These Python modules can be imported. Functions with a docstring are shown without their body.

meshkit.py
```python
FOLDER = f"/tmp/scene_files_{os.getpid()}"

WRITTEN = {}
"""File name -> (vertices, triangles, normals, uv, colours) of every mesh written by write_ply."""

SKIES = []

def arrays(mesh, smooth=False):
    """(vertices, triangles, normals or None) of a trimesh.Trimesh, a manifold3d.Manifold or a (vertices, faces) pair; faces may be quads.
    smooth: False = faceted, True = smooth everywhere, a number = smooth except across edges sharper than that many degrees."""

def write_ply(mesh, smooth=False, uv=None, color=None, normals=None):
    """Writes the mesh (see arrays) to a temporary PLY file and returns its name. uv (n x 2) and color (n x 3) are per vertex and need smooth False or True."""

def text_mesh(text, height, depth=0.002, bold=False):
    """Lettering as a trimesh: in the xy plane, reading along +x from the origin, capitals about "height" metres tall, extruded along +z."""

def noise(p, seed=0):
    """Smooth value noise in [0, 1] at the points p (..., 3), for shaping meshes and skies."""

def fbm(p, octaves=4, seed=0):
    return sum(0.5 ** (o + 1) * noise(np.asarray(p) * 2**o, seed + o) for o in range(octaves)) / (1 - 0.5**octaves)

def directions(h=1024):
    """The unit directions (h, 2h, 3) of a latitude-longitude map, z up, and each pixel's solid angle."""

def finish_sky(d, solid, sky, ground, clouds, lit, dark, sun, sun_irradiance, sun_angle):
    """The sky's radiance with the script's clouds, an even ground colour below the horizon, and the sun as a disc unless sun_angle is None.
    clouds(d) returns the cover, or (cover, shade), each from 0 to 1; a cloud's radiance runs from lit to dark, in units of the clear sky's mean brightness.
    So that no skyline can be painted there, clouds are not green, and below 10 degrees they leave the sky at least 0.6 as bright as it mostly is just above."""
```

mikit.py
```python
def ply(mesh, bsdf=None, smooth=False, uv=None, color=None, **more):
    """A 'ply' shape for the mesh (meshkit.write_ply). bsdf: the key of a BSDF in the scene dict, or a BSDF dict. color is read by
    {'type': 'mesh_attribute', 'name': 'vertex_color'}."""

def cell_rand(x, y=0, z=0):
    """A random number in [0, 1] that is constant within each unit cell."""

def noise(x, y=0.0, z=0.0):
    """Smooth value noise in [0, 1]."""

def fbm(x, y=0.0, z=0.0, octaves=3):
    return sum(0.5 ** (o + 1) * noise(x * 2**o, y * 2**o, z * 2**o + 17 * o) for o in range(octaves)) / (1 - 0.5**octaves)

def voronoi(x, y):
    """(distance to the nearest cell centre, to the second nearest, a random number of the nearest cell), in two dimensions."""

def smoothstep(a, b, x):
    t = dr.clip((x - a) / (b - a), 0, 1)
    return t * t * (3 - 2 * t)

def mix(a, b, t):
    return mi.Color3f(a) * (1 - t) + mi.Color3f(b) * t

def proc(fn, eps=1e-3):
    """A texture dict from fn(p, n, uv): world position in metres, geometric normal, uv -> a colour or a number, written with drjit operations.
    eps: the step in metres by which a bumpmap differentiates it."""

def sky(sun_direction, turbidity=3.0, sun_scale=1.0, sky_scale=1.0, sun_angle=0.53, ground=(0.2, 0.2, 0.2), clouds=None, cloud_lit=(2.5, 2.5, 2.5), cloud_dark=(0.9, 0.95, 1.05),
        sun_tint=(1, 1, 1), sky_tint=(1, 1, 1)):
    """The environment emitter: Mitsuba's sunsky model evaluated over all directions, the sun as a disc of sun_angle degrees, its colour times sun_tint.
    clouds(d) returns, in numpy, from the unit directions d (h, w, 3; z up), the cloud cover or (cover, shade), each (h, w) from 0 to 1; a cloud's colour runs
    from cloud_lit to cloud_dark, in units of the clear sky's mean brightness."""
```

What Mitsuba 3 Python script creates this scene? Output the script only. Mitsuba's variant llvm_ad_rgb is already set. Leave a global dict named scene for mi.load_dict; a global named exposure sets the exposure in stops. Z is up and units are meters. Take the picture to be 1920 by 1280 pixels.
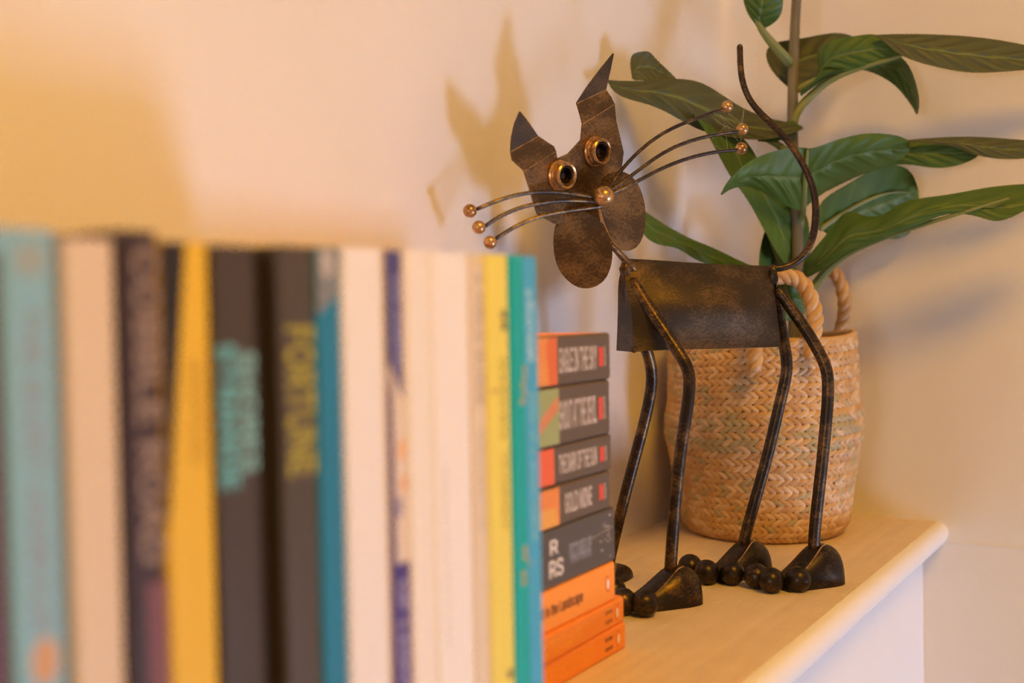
import math, random
import numpy as np, trimesh, drjit as dr, mitsuba as mi, mikit, meshkit
from scipy.interpolate import CubicSpline, PchipInterpolator
from shapely.geometry import Polygon, Point, box as sbox

random.seed(7)
T = mi.ScalarTransform4f
scene, labels = {}, {}

# ------------------------------------------------------------------ camera (shelf top is z = 0, x runs along the shelf, y towards the back wall)
scene['camera'] = {'type': 'thinlens', 'fov': 51.28, 'fov_axis': 'x',
    'to_world': T().look_at(origin=[0, 0, 0.207], target=[0.8360, 0.5479, 0.207 - 0.0297], up=[0.0351, 0.0007, 0.9994]),
    'focus_distance': 0.785, 'aperture_radius': 0.0042, 'near_clip': 0.02, 'far_clip': 50.0}
exposure = -0.09

# ------------------------------------------------------------------ light: the room's window, a flush ceiling lamp and a globe lamp farther along the shelf
WINDOW_LIGHT = [21.5, 27.5, 42.0]
CEILING_LIGHT = [28.5, 13.6, 0.3]
GLOBE_LIGHT = [62.0, 55.0, 52.0]
WIN = dict(x0=0.50, x1=1.0, z0=-1.38, z1=-0.68, y=-2.2)
PARTITION = dict(x1=0.45, y=-1.0)
CEILING_LAMPS = [(0.05, -0.45)]
GLOBE = (-1.2, 0.02, 0.12, 0.08)
CEILING_RADIUS = 0.25

# ------------------------------------------------------------------ measured shapes (metres)
LEG_NF = [[0.6933, 0.3485, 0.2248], [0.6894, 0.3253, 0.1931], [0.6891, 0.3099, 0.1714], [0.6897, 0.3047, 0.1580], [0.6857, 0.3071, 0.1231], [0.6817, 0.3111, 0.0861], [0.6778, 0.3155, 0.0234]]
LEG_FF = [[0.7104, 0.3512, 0.1857], [0.7178, 0.3502, 0.1728], [0.7252, 0.3506, 0.1541], [0.7248, 0.3553, 0.1271], [0.7233, 0.3649, 0.0924], [0.7179, 0.3776, 0.0414], [0.7154, 0.3851, 0.0079]]
LEG_RN = [[0.7771, 0.2694, 0.2162], [0.7807, 0.2554, 0.1945], [0.7845, 0.2409, 0.1682], [0.7855, 0.2366, 0.1516], [0.7838, 0.2376, 0.1202], [0.7816, 0.2408, 0.0846], [0.7792, 0.2444, 0.0490], [0.7785, 0.2460, 0.0267]]
LEG_RF = [[0.7814, 0.2737, 0.2163], [0.7894, 0.2731, 0.1912], [0.7925, 0.2710, 0.1729], [0.7945, 0.2706, 0.1577], [0.7925, 0.2744, 0.1362], [0.7883, 0.2839, 0.0932], [0.7834, 0.2931, 0.0562], [0.7794, 0.3011, 0.0231]]
TAIL = [[0.7830, 0.2778, 0.2346], [0.7895, 0.2680, 0.2359], [0.7959, 0.2586, 0.2426], [0.8003, 0.2525, 0.2545], [0.8026, 0.2498, 0.2714], [0.8027, 0.2509, 0.2907], [0.7994, 0.2570, 0.3110], [0.7928, 0.2681, 0.3314], [0.7856, 0.2799, 0.3462], [0.7791, 0.2907, 0.3609], [0.7761, 0.2961, 0.3771], [0.7757, 0.2975, 0.3913], [0.7759, 0.2978, 0.4021]]
NECK = [[0.6950, 0.3500, 0.2357], [0.6896, 0.3532, 0.2414], [0.6833, 0.3558, 0.2471], [0.6769, 0.3567, 0.2507]]
WHISKERS = [[[0.6597, 0.3554, 0.2826], [0.6383, 0.3700, 0.2864], [0.6162, 0.3855, 0.2862], [0.5998, 0.3974, 0.2818], [0.5859, 0.4092, 0.2748]],
  [[0.6596, 0.3554, 0.2804], [0.6381, 0.3700, 0.2813], [0.6175, 0.3831, 0.2785], [0.6025, 0.3947, 0.2729], [0.5901, 0.4059, 0.2635]],
  [[0.6595, 0.3554, 0.2781], [0.6427, 0.3664, 0.2751], [0.6242, 0.3780, 0.2714], [0.6093, 0.3894, 0.2651], [0.5960, 0.4019, 0.2550]],
  [[0.6664, 0.3530, 0.2900], [0.6814, 0.3457, 0.3095], [0.7048, 0.3329, 0.3296], [0.7282, 0.3198, 0.3420], [0.7555, 0.3043, 0.3535]],
  [[0.6663, 0.3530, 0.2889], [0.6869, 0.3406, 0.3040], [0.7101, 0.3279, 0.3197], [0.7371, 0.3129, 0.3307], [0.7649, 0.2965, 0.3372]],
  [[0.6662, 0.3530, 0.2866], [0.6858, 0.3401, 0.2967], [0.7088, 0.3275, 0.3085], [0.7357, 0.3125, 0.3181], [0.7630, 0.2968, 0.3231]]]
TIPS = [[0.5813, 0.4125, 0.2733], [0.5858, 0.4086, 0.2624], [0.5921, 0.4041, 0.2525], [0.7594, 0.3021, 0.3553], [0.7690, 0.2939, 0.3391], [0.7681, 0.2945, 0.3247]]
HEAD = [[0.6139, 0.3902, 0.3011], [0.6413, 0.3814, 0.3167], [0.6435, 0.3816, 0.3118], [0.6539, 0.3785, 0.3160], [0.6651, 0.3743, 0.3267], [0.6651, 0.3728, 0.3378], [0.6951, 0.3631, 0.3550], [0.6985, 0.3638, 0.3436], [0.7100, 0.3640, 0.3217], [0.7095, 0.3662, 0.3065], [0.7050, 0.3700, 0.2867], [0.6907, 0.3760, 0.2685], [0.6717, 0.3810, 0.2658], [0.6471, 0.3868, 0.2671], [0.6300, 0.3902, 0.2729], [0.6177, 0.3902, 0.2946]]
HEAD_NORMAL = [[-0.2344, -0.9632, -0.1312]]
EAR_L = [[0.6139, 0.3902, 0.3011], [0.6413, 0.3814, 0.3167], [0.6400, 0.3819, 0.3196], [0.6260, 0.3860, 0.3256], [0.6033, 0.3937, 0.3133], [0.6043, 0.3932, 0.3076]]
EAR_L_TIP = [[0.6033, 0.3937, 0.3133], [0.6260, 0.3860, 0.3256], [0.6125, 0.3860, 0.3343], [0.6020, 0.3849, 0.3388], [0.6007, 0.3884, 0.3308], [0.6014, 0.3915, 0.3220]]
EAR_R = [[0.6651, 0.3728, 0.3378], [0.6951, 0.3631, 0.3550], [0.6923, 0.3642, 0.3597], [0.6874, 0.3658, 0.3645], [0.6605, 0.3746, 0.3519], [0.6628, 0.3736, 0.3450]]
EAR_R_TIP = [[0.6605, 0.3746, 0.3519], [0.6874, 0.3658, 0.3645], [0.6862, 0.3611, 0.3783], [0.6826, 0.3565, 0.3882], [0.6738, 0.3623, 0.3763], [0.6666, 0.3688, 0.3642]]
EYES = [[0.6462, 0.3825, 0.3003], [0.6786, 0.3719, 0.3197]]
NOSE = [[0.6588, 0.3532, 0.2846]]
PAD_L = [[0.6583, 0.3752, 0.2775], [0.6621, 0.3680, 0.2743], [0.6663, 0.3606, 0.2685], [0.6695, 0.3561, 0.2586], [0.6717, 0.3540, 0.2473], [0.6721, 0.3553, 0.2376], [0.6706, 0.3607, 0.2264], [0.6673, 0.3684, 0.2217], [0.6635, 0.3763, 0.2219], [0.6595, 0.3835, 0.2270], [0.6556, 0.3894, 0.2370], [0.6532, 0.3912, 0.2514], [0.6526, 0.3901, 0.2627], [0.6537, 0.3858, 0.2723]]
PAD_R = [[0.6664, 0.3601, 0.2954], [0.6730, 0.3571, 0.3014], [0.6815, 0.3535, 0.3042], [0.6917, 0.3494, 0.3018], [0.7009, 0.3460, 0.2920], [0.7056, 0.3447, 0.2772], [0.7050, 0.3455, 0.2629], [0.7001, 0.3480, 0.2523], [0.6913, 0.3518, 0.2479], [0.6810, 0.3559, 0.2508], [0.6740, 0.3584, 0.2590], [0.6678, 0.3605, 0.2716], [0.6658, 0.3609, 0.2812]]
PAD_NORMALS = [[-0.8954, -0.4354, -0.0927], [-0.3800, -0.9242, -0.0375]]
BODY = [[[0.6971, 0.3527, 0.2424], [0.7184, 0.3339, 0.2407], [0.7382, 0.3172, 0.2390], [0.7604, 0.2969, 0.2375], [0.7821, 0.2775, 0.2365]],
  [[0.6901, 0.3536, 0.2310], [0.7073, 0.3289, 0.2294], [0.7266, 0.3110, 0.2280], [0.7496, 0.2914, 0.2269], [0.7771, 0.2745, 0.2262]],
  [[0.6873, 0.3507, 0.2197], [0.7008, 0.3260, 0.2186], [0.7203, 0.3071, 0.2175], [0.7437, 0.2879, 0.2165], [0.7740, 0.2722, 0.2160]],
  [[0.6857, 0.3475, 0.2085], [0.6972, 0.3245, 0.2080], [0.7172, 0.3045, 0.2071], [0.7406, 0.2855, 0.2064], [0.7723, 0.2704, 0.2059]],
  [[0.6846, 0.3458, 0.1973], [0.6973, 0.3247, 0.1974], [0.7182, 0.3038, 0.1968], [0.7415, 0.2846, 0.1963], [0.7723, 0.2693, 0.1958]],
  [[0.6835, 0.3446, 0.1862], [0.6983, 0.3254, 0.1868], [0.7202, 0.3034, 0.1864], [0.7433, 0.2840, 0.1861], [0.7728, 0.2683, 0.1858]],
  [[0.6821, 0.3428, 0.1752], [0.6978, 0.3253, 0.1762], [0.7206, 0.3023, 0.1761], [0.7435, 0.2829, 0.1760], [0.7725, 0.2670, 0.1757]]]
TOES_NF = [[0.6399, 0.3169, 0.0088], [0.6362, 0.3314, 0.0088], [0.6571, 0.3498, 0.0088]]
TOES_RN = [[0.7503, 0.2486, 0.0088], [0.7380, 0.2645, 0.0088], [0.7445, 0.2781, 0.0088]]
TOES_RF = [[0.7450, 0.2968, 0.0088], [0.7374, 0.3138, 0.0088], [0.7482, 0.3318, 0.0088]]
TOES_FF = [[0.6459, 0.3584, 0.0088], [0.6435, 0.3742, 0.0088], [0.6600, 0.3926, 0.0088]]
TRUNK = [[0.9493, 0.3098, 0.4888], [0.9467, 0.3117, 0.4507], [0.9424, 0.3122, 0.4073], [0.9397, 0.3123, 0.3643], [0.9389, 0.3111, 0.3215], [0.9397, 0.3094, 0.2787], [0.9396, 0.3093, 0.2406], [0.9382, 0.3112, 0.2025], [0.9381, 0.3130, 0.1643]]
LEAVES = [dict(name='upper left short', hue='top', nv=7, wave=0.5, back=0,
  U=[[0.9054, 0.3289, 0.4472], [0.8969, 0.3352, 0.4579], [0.8909, 0.3376, 0.4684], [0.8868, 0.3373, 0.4810], [0.8853, 0.3328, 0.4912], [0.8880, 0.3218, 0.4988]],
  M=[[0.9083, 0.3291, 0.4478], [0.9011, 0.3269, 0.4538], [0.8950, 0.3232, 0.4612], [0.8909, 0.3208, 0.4723], [0.8890, 0.3196, 0.4840], [0.8859, 0.3204, 0.4980]],
  W=[[0.9111, 0.3294, 0.4484], [0.9100, 0.3203, 0.4509], [0.9084, 0.3121, 0.4566], [0.9044, 0.3078, 0.4663], [0.8975, 0.3081, 0.4784], [0.8838, 0.3189, 0.4972]]),
 dict(name='behind trunk low', hue='under', nv=7, wave=0.5, back=0,
  U=[[0.9547, 0.3150, 0.4002], [0.9517, 0.3262, 0.4098], [0.9485, 0.3383, 0.4301], [0.9541, 0.3366, 0.4440], [0.9723, 0.3152, 0.4506], [0.9919, 0.2917, 0.4558], [1.0070, 0.2745, 0.4514]],
  M=[[0.9525, 0.3137, 0.3992], [0.9557, 0.3189, 0.4052], [0.9605, 0.3221, 0.4184], [0.9704, 0.3173, 0.4297], [0.9820, 0.3024, 0.4365], [0.9951, 0.2854, 0.4450], [1.0047, 0.2734, 0.4497]],
  W=[[0.9503, 0.3125, 0.3982], [0.9557, 0.3104, 0.3997], [0.9645, 0.3034, 0.4051], [0.9747, 0.2943, 0.4128], [0.9837, 0.2872, 0.4206], [0.9941, 0.2779, 0.4333], [1.0023, 0.2723, 0.4481]]),
 dict(name='dark tip upper right', hue='top', nv=7, wave=0.5, back=0,
  U=[[0.9226, 0.2996, 0.3903], [0.9407, 0.2769, 0.4093], [0.9558, 0.2581, 0.4154], [0.9711, 0.2391, 0.4220], [0.9815, 0.2270, 0.4212], [0.9890, 0.2185, 0.4027], [0.9927, 0.2158, 0.3843], [0.9935, 0.2179, 0.3738]],
  M=[[0.9402, 0.3049, 0.3928], [0.9602, 0.2815, 0.4121], [0.9762, 0.2636, 0.4179], [0.9914, 0.2465, 0.4187], [1.0020, 0.2346, 0.4137], [1.0088, 0.2264, 0.3988], [1.0127, 0.2227, 0.3850], [1.0144, 0.2227, 0.3771]],
  W=[[0.9577, 0.3101, 0.3952], [0.9780, 0.2855, 0.4146], [0.9930, 0.2681, 0.4196], [1.0064, 0.2526, 0.4140], [1.0170, 0.2411, 0.4046], [1.0249, 0.2336, 0.3938], [1.0308, 0.2293, 0.3854], [1.0353, 0.2275, 0.3804]]),
 dict(name='upper right front half', hue='top', nv=7, wave=0.5, back=0,
  U=[[0.9425, 0.3061, 0.3961], [0.9474, 0.2907, 0.4184], [0.9428, 0.2891, 0.4300], [0.9445, 0.2778, 0.4379], [0.9498, 0.2608, 0.4396], [0.9549, 0.2439, 0.4394], [0.9558, 0.2330, 0.4310], [0.9569, 0.2213, 0.4186]],
  M=[[0.9418, 0.3052, 0.3945], [0.9458, 0.2890, 0.4114], [0.9433, 0.2823, 0.4191], [0.9439, 0.2708, 0.4236], [0.9479, 0.2558, 0.4254], [0.9530, 0.2413, 0.4265], [0.9551, 0.2313, 0.4238], [0.9571, 0.2212, 0.4181]],
  W=[[0.9412, 0.3042, 0.3929], [0.9465, 0.2881, 0.4048], [0.9484, 0.2769, 0.4092], [0.9501, 0.2657, 0.4108], [0.9531, 0.2527, 0.4128], [0.9559, 0.2399, 0.4147], [0.9567, 0.2302, 0.4171], [0.9572, 0.2210, 0.4177]]),
 dict(name='upper right long half', hue='under', nv=7, wave=0.5, back=0,
  U=[[0.9476, 0.2421, 0.4372], [0.9535, 0.2257, 0.4367], [0.9593, 0.2095, 0.4354], [0.9700, 0.1858, 0.4330], [0.9829, 0.1586, 0.4287], [0.9955, 0.1316, 0.4217], [1.0055, 0.1086, 0.4131], [1.0081, 0.0969, 0.4040]],
  M=[[0.9463, 0.2413, 0.4366], [0.9489, 0.2279, 0.4314], [0.9522, 0.2134, 0.4251], [0.9610, 0.1906, 0.4189], [0.9724, 0.1653, 0.4136], [0.9847, 0.1404, 0.4096], [0.9980, 0.1138, 0.4063], [1.0053, 0.0965, 0.4030]],
  W=[[0.9450, 0.2405, 0.4359], [0.9460, 0.2306, 0.4265], [0.9487, 0.2181, 0.4157], [0.9575, 0.1963, 0.4061], [0.9675, 0.1729, 0.3997], [0.9776, 0.1496, 0.3983], [0.9925, 0.1192, 0.3998], [1.0026, 0.0960, 0.4020]]),
 dict(name='left long', hue='under', nv=7, wave=0.5, back=0,
  U=[[0.8000, 0.4231, 0.3980], [0.8148, 0.4107, 0.3980], [0.8323, 0.3943, 0.3996], [0.8474, 0.3814, 0.4014], [0.8625, 0.3684, 0.3995], [0.8763, 0.3571, 0.3920], [0.8913, 0.3437, 0.3807], [0.9078, 0.3282, 0.3721], [0.9234, 0.3145, 0.3680], [0.9372, 0.3033, 0.3649]],
  M=[[0.7957, 0.4206, 0.3961], [0.8070, 0.4106, 0.3904], [0.8218, 0.3956, 0.3885], [0.8355, 0.3824, 0.3860], [0.8491, 0.3690, 0.3802], [0.8628, 0.3579, 0.3732], [0.8803, 0.3433, 0.3656], [0.8988, 0.3275, 0.3606], [0.9163, 0.3133, 0.3604], [0.9323, 0.3015, 0.3626]],
  W=[[0.7913, 0.4180, 0.3941], [0.8017, 0.4117, 0.3835], [0.8163, 0.3993, 0.3785], [0.8310, 0.3867, 0.3724], [0.8457, 0.3739, 0.3631], [0.8594, 0.3628, 0.3565], [0.8770, 0.3458, 0.3519], [0.8949, 0.3286, 0.3501], [0.9118, 0.3130, 0.3533], [0.9275, 0.2997, 0.3604]]),
 dict(name='left long tip turn', hue='top', nv=7, wave=0.5, back=0,
  U=[[0.9105, 0.3343, 0.3521], [0.9165, 0.3266, 0.3600], [0.9229, 0.3182, 0.3655], [0.9288, 0.3105, 0.3692], [0.9326, 0.3056, 0.3664], [0.9357, 0.3018, 0.3631]],
  M=[[0.9097, 0.3335, 0.3515], [0.9145, 0.3260, 0.3550], [0.9197, 0.3176, 0.3580], [0.9252, 0.3103, 0.3617], [0.9300, 0.3055, 0.3625], [0.9343, 0.3012, 0.3624]],
  W=[[0.9090, 0.3328, 0.3508], [0.9140, 0.3259, 0.3503], [0.9196, 0.3182, 0.3511], [0.9247, 0.3112, 0.3547], [0.9289, 0.3059, 0.3589], [0.9330, 0.3005, 0.3617]]),
 dict(name='left upright lobe', hue='under', nv=7, wave=0.5, back=0,
  U=[[0.8204, 0.4105, 0.4007], [0.8211, 0.4126, 0.4114], [0.8237, 0.4118, 0.4217], [0.8286, 0.4071, 0.4246], [0.8339, 0.4016, 0.4248], [0.8380, 0.3977, 0.4201], [0.8433, 0.3918, 0.4125], [0.8500, 0.3836, 0.4021]],
  M=[[0.8195, 0.4090, 0.3999], [0.8222, 0.4100, 0.4056], [0.8264, 0.4085, 0.4111], [0.8318, 0.4051, 0.4125], [0.8363, 0.4008, 0.4125], [0.8399, 0.3957, 0.4097], [0.8440, 0.3897, 0.4055], [0.8488, 0.3826, 0.4009]],
  W=[[0.8186, 0.4076, 0.3991], [0.8212, 0.4063, 0.3994], [0.8250, 0.4032, 0.3996], [0.8287, 0.4000, 0.3989], [0.8325, 0.3969, 0.3987], [0.8375, 0.3918, 0.3984], [0.8425, 0.3867, 0.3981], [0.8477, 0.3816, 0.3996]]),
 dict(name='mid left wing', hue='top', nv=5, wave=0.5, back=0,
  U=[[0.8154, 0.3303, 0.2965], [0.8230, 0.3272, 0.3076], [0.8322, 0.3216, 0.3175], [0.8438, 0.3123, 0.3270], [0.8566, 0.3010, 0.3330], [0.8694, 0.2896, 0.3364], [0.8812, 0.2795, 0.3363]],
  M=[[0.8275, 0.3347, 0.2980], [0.8359, 0.3278, 0.3066], [0.8446, 0.3203, 0.3112], [0.8545, 0.3107, 0.3128], [0.8699, 0.3013, 0.3128], [0.8841, 0.2936, 0.3128], [0.8975, 0.2872, 0.3128]],
  W=[[0.8396, 0.3391, 0.2995], [0.8553, 0.3307, 0.3063], [0.8699, 0.3236, 0.3061], [0.8847, 0.3160, 0.3005], [0.9001, 0.3073, 0.2937], [0.9132, 0.3024, 0.2897], [0.9255, 0.2988, 0.2894]]),
 dict(name='mid right wing', hue='top', nv=6, wave=0.5, back=0,
  U=[[0.8785, 0.2800, 0.3356], [0.8853, 0.2701, 0.3381], [0.8929, 0.2590, 0.3427], [0.9053, 0.2406, 0.3472], [0.9171, 0.2228, 0.3464], [0.9249, 0.2110, 0.3417], [0.9263, 0.2089, 0.3350]],
  M=[[0.8960, 0.2877, 0.3125], [0.8991, 0.2756, 0.3190], [0.9044, 0.2603, 0.3269], [0.9108, 0.2433, 0.3315], [0.9215, 0.2279, 0.3337], [0.9302, 0.2155, 0.3344], [0.9341, 0.2106, 0.3355]],
  W=[[0.9252, 0.2992, 0.2894], [0.9275, 0.2857, 0.3007], [0.9335, 0.2665, 0.3126], [0.9366, 0.2514, 0.3181], [0.9396, 0.2365, 0.3225], [0.9425, 0.2217, 0.3278], [0.9419, 0.2124, 0.3359]]),
 dict(name='right long green', hue='top', nv=6, wave=0.5, back=0,
  U=[[0.9411, 0.2851, 0.3064], [0.9501, 0.2619, 0.3240], [0.9574, 0.2409, 0.3358], [0.9620, 0.2240, 0.3448], [0.9687, 0.2034, 0.3463], [0.9751, 0.1831, 0.3450], [0.9787, 0.1668, 0.3379], [0.9728, 0.1650, 0.3303]],
  M=[[0.9422, 0.2852, 0.3060], [0.9506, 0.2609, 0.3207], [0.9568, 0.2397, 0.3301], [0.9608, 0.2216, 0.3353], [0.9660, 0.2029, 0.3343], [0.9720, 0.1847, 0.3332], [0.9759, 0.1695, 0.3315], [0.9729, 0.1648, 0.3296]],
  W=[[0.9433, 0.2853, 0.3056], [0.9529, 0.2604, 0.3176], [0.9598, 0.2393, 0.3248], [0.9651, 0.2204, 0.3264], [0.9688, 0.2036, 0.3230], [0.9724, 0.1870, 0.3219], [0.9749, 0.1725, 0.3254], [0.9730, 0.1646, 0.3290]]),
 dict(name='right long olive', hue='under', nv=7, wave=0.5, back=0,
  U=[[0.9539, 0.2221, 0.3455], [0.9587, 0.2056, 0.3462], [0.9659, 0.1856, 0.3464], [0.9753, 0.1620, 0.3451], [0.9845, 0.1386, 0.3420], [0.9935, 0.1155, 0.3377], [0.9950, 0.1037, 0.3314]],
  M=[[0.9525, 0.2213, 0.3448], [0.9571, 0.2031, 0.3439], [0.9629, 0.1829, 0.3414], [0.9684, 0.1629, 0.3370], [0.9772, 0.1417, 0.3332], [0.9878, 0.1178, 0.3315], [0.9923, 0.1032, 0.3306]],
  W=[[0.9512, 0.2206, 0.3441], [0.9575, 0.2011, 0.3420], [0.9641, 0.1810, 0.3372], [0.9680, 0.1650, 0.3298], [0.9743, 0.1454, 0.3251], [0.9843, 0.1204, 0.3256], [0.9896, 0.1028, 0.3298]]),
 dict(name='right dark round', hue='top', nv=7, wave=0.5, back=0,
  U=[[0.9329, 0.2867, 0.2746], [0.9338, 0.2887, 0.2888], [0.9400, 0.2825, 0.3005], [0.9521, 0.2672, 0.3120], [0.9643, 0.2519, 0.3226], [0.9788, 0.2326, 0.3280], [0.9868, 0.2227, 0.3223], [0.9915, 0.2175, 0.3091]],
  M=[[0.9582, 0.2938, 0.2752], [0.9638, 0.2892, 0.2788], [0.9736, 0.2783, 0.2836], [0.9865, 0.2627, 0.2899], [0.9983, 0.2468, 0.2959], [1.0078, 0.2322, 0.3025], [1.0125, 0.2249, 0.3074], [1.0142, 0.2220, 0.3095]],
  W=[[0.9835, 0.3008, 0.2757], [0.9918, 0.2886, 0.2681], [1.0029, 0.2722, 0.2653], [1.0142, 0.2558, 0.2659], [1.0255, 0.2394, 0.2671], [1.0322, 0.2304, 0.2753], [1.0359, 0.2264, 0.2915], [1.0370, 0.2265, 0.3098]]),
 dict(name='lower right long', hue='top', nv=7, wave=0.5, back=0,
  U=[[0.9338, 0.3012, 0.2307], [0.9273, 0.2990, 0.2437], [0.9236, 0.2920, 0.2517], [0.9261, 0.2763, 0.2704], [0.9284, 0.2608, 0.2857], [0.9298, 0.2454, 0.2811], [0.9313, 0.2303, 0.2825], [0.9316, 0.2173, 0.2902], [0.9439, 0.1858, 0.2955], [0.9559, 0.1549, 0.3003], [0.9663, 0.1262, 0.3020], [0.9715, 0.1052, 0.2995], [0.9681, 0.0972, 0.2934]],
  M=[[0.9312, 0.2995, 0.2301], [0.9262, 0.2922, 0.2376], [0.9225, 0.2831, 0.2438], [0.9213, 0.2702, 0.2548], [0.9210, 0.2561, 0.2649], [0.9220, 0.2394, 0.2669], [0.9222, 0.2241, 0.2710], [0.9257, 0.2075, 0.2778], [0.9342, 0.1835, 0.2848], [0.9433, 0.1579, 0.2852], [0.9491, 0.1374, 0.2829], [0.9553, 0.1167, 0.2873], [0.9612, 0.0963, 0.2917]],
  W=[[0.9296, 0.2984, 0.2296], [0.9272, 0.2886, 0.2340], [0.9250, 0.2786, 0.2391], [0.9233, 0.2679, 0.2455], [0.9230, 0.2550, 0.2527], [0.9255, 0.2378, 0.2588], [0.9266, 0.2228, 0.2647], [0.9305, 0.2035, 0.2710], [0.9350, 0.1833, 0.2788], [0.9408, 0.1606, 0.2764], [0.9421, 0.1448, 0.2716], [0.9472, 0.1238, 0.2800], [0.9570, 0.0957, 0.2907]]),
 dict(name='lower left long', hue='top', nv=5, wave=0.5, back=0,
  U=[[0.8370, 0.4160, 0.2953], [0.8456, 0.4101, 0.2886], [0.8567, 0.4002, 0.2794], [0.8717, 0.3843, 0.2676], [0.8881, 0.3663, 0.2575], [0.9058, 0.3462, 0.2450], [0.9213, 0.3298, 0.2386]],
  M=[[0.8289, 0.4117, 0.2934], [0.8361, 0.4072, 0.2795], [0.8467, 0.3979, 0.2708], [0.8603, 0.3839, 0.2627], [0.8766, 0.3706, 0.2535], [0.8955, 0.3533, 0.2433], [0.9191, 0.3290, 0.2370]],
  W=[[0.8190, 0.4066, 0.2912], [0.8273, 0.4050, 0.2689], [0.8398, 0.3976, 0.2609], [0.8546, 0.3869, 0.2572], [0.8682, 0.3780, 0.2490], [0.8857, 0.3631, 0.2414], [0.9163, 0.3281, 0.2351]]),
 dict(name='left hanging', hue='top', nv=8, wave=0.5, back=0,
  U=[[0.8382, 0.3632, 0.3676], [0.8485, 0.3558, 0.3526], [0.8576, 0.3502, 0.3374], [0.8679, 0.3426, 0.3174], [0.8795, 0.3330, 0.2986], [0.8910, 0.3233, 0.2744], [0.9003, 0.3173, 0.2575], [0.9107, 0.3097, 0.2399]],
  M=[[0.8549, 0.3699, 0.3710], [0.8724, 0.3536, 0.3565], [0.8846, 0.3453, 0.3411], [0.8968, 0.3369, 0.3197], [0.9086, 0.3269, 0.3020], [0.9178, 0.3188, 0.2803], [0.9240, 0.3154, 0.2612], [0.9283, 0.3147, 0.2405]],
  W=[[0.8715, 0.3766, 0.3743], [0.8944, 0.3501, 0.3601], [0.9076, 0.3382, 0.3442], [0.9194, 0.3281, 0.3210], [0.9315, 0.3179, 0.3048], [0.9404, 0.3124, 0.2860], [0.9456, 0.3124, 0.2648], [0.9460, 0.3197, 0.2411]]),
 dict(name='low dark', hue='top', nv=7, wave=0.5, back=0,
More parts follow.
